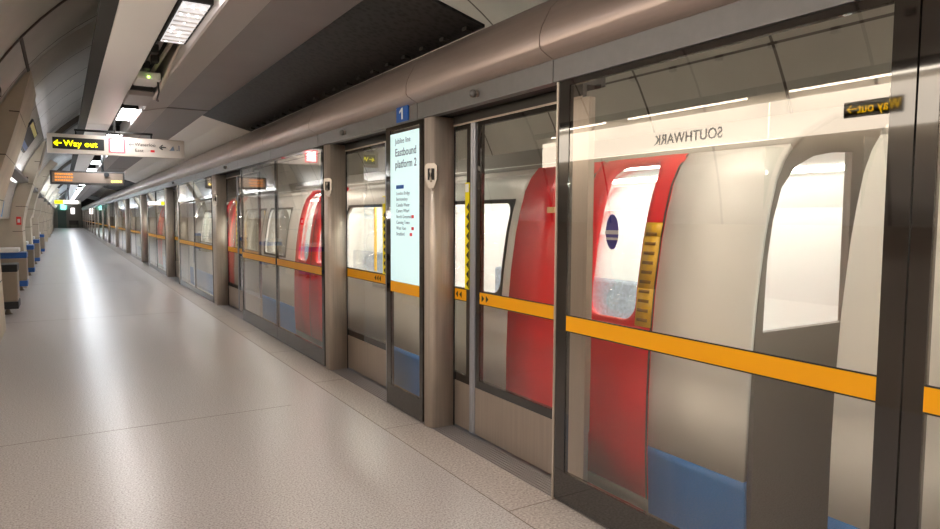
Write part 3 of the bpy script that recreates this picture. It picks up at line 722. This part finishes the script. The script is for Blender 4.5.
        MB().box(2.95, 3.68, (ye0 + ye1) / 2 - .003, (ye0 + ye1) / 2 + .003, 1.04, 1.96).ob('end_glass', G_train, t)
    # running gear
    for yb in (yA + 2.6, yB - 2.6):
        MB().box(3.15, 5.1, yb - 1.2, yb + 1.2, -.75, -.48).ob('bogie', tr_grey, t)
        b = MB()
        for yy in (yb - .8, yb + .8):
            for x in (3.42, 4.82): b.tube([(x, yy, -.68), (x + .1, yy, -.68)], .215, seg=20)
        b.ob('wheel', rail_m, t)
    return t
def std(yA):
    dd = []
    for y0 in (yA + 6.0, yA + 11.4):
        dd.append((y0, y0 + 1.45, [(y0, y0 + .72, (y0 + .1, y0 + .58)), (y0 + .73, y0 + 1.45, (y0 + .87, y0 + 1.35))]))
    return dd
yA = 2.03
drA = [(2.66, 4.09, [(2.66, 3.36, (2.80, 3.22)), (3.365, 4.09, None)])] + std(yA)
winA = [(4.22, 5.60), (6.15, 7.65), (10.0, 11.2), (11.5, 12.9), (15.5, 17.2)]
cA = car(yA, 16.0, drA, winA, 'train car passing behind the nearest screens, red doors and white body')
# red door label, yellow inter-car barrier
MB().box(2.895, 2.905, 3.48, 3.70, 1.64, 1.68).ob('door_label', mat('label_cream', (.85, .6, .3), .5), cA)
b = MB(); strip(b, 2.668, 2.785, .98, 1.58, off=.026); ge = finish(b.ob('ribbed_grab_edge', pole_y, cA), .01)
b = MB()
for k in range(10): strip(b, 2.69, 2.77, 1.01 + k * .055, 1.028 + k * .055, off=.034)
finish(b.ob('rib_marks', mat('rib_brown', (.30, .14, .01), .5), ge), .004)
st = MB(); st.prism([(3.06 + .055 * math.cos(a_), 1.52 + .11 * math.sin(a_)) for a_ in [2 * PI * q / 20 for q in range(20)]], 2.905, 2.908, axis='x')
so = st.ob('window_sticker', mat('sticker_blue', (.06, .06, .40), .4), cA); MB().box(2.903, 2.905, 3.0, 3.12, 1.505, 1.53).box(2.903, 2.905, 3.01, 3.11, 1.47, 1.485).ob('sticker_band', white_ink, so)
cB = car(-5.8, 7.4, [(-1.6, -.15, [(-1.6, -.88, (-1.5, -1.0)), (-.87, -.15, (-.75, -.25))])], [(-4.6, -3.2)], 'train car at the right edge, white body across the gap from the red doors')
cC = car(18.4, 16.0, [(d[0], d[1], d[2]) for d in std(18.4)] , [(20, 21.6), (22, 23.6), (26.3, 27.7), (28, 29.4)], 'third train car, far behind the receding screens')
cD = copy_tree(cC); cD.location.y += 16.4; cD['label'] = 'fourth train car, farthest behind the receding screens'
t = thing('car_coupler', 'dark coupler and hoses between the two train cars', 'coupler', (4.15, 1.8, -.3))
MB().box(4.0, 4.3, 1.64, 1.99, -.45, -.2).ob('drawbar', tr_grey, t)
for x in (3.7, 4.6): MB().tube([(x, 1.66, -.1), (x, 1.75, -.3), (x, 1.88, -.3), (x, 1.97, -.1)], .03).ob('hose', rubber, t)
for k, x in enumerate((3.42, 4.86)):
    b = MB().box(x - .01, x + .08, Y0, Y1, -1.05, -.98).box(x + .02, x + .05, Y0, Y1, -.98, -.93).box(x, x + .07, Y0, Y1, -.93, -.90)
    o = b.ob('running_rail', rail_m); tag(o, ('running rail of the track nearer the platform, below the train', 'running rail of the track farther from the platform, below the train')[k], 'rail')
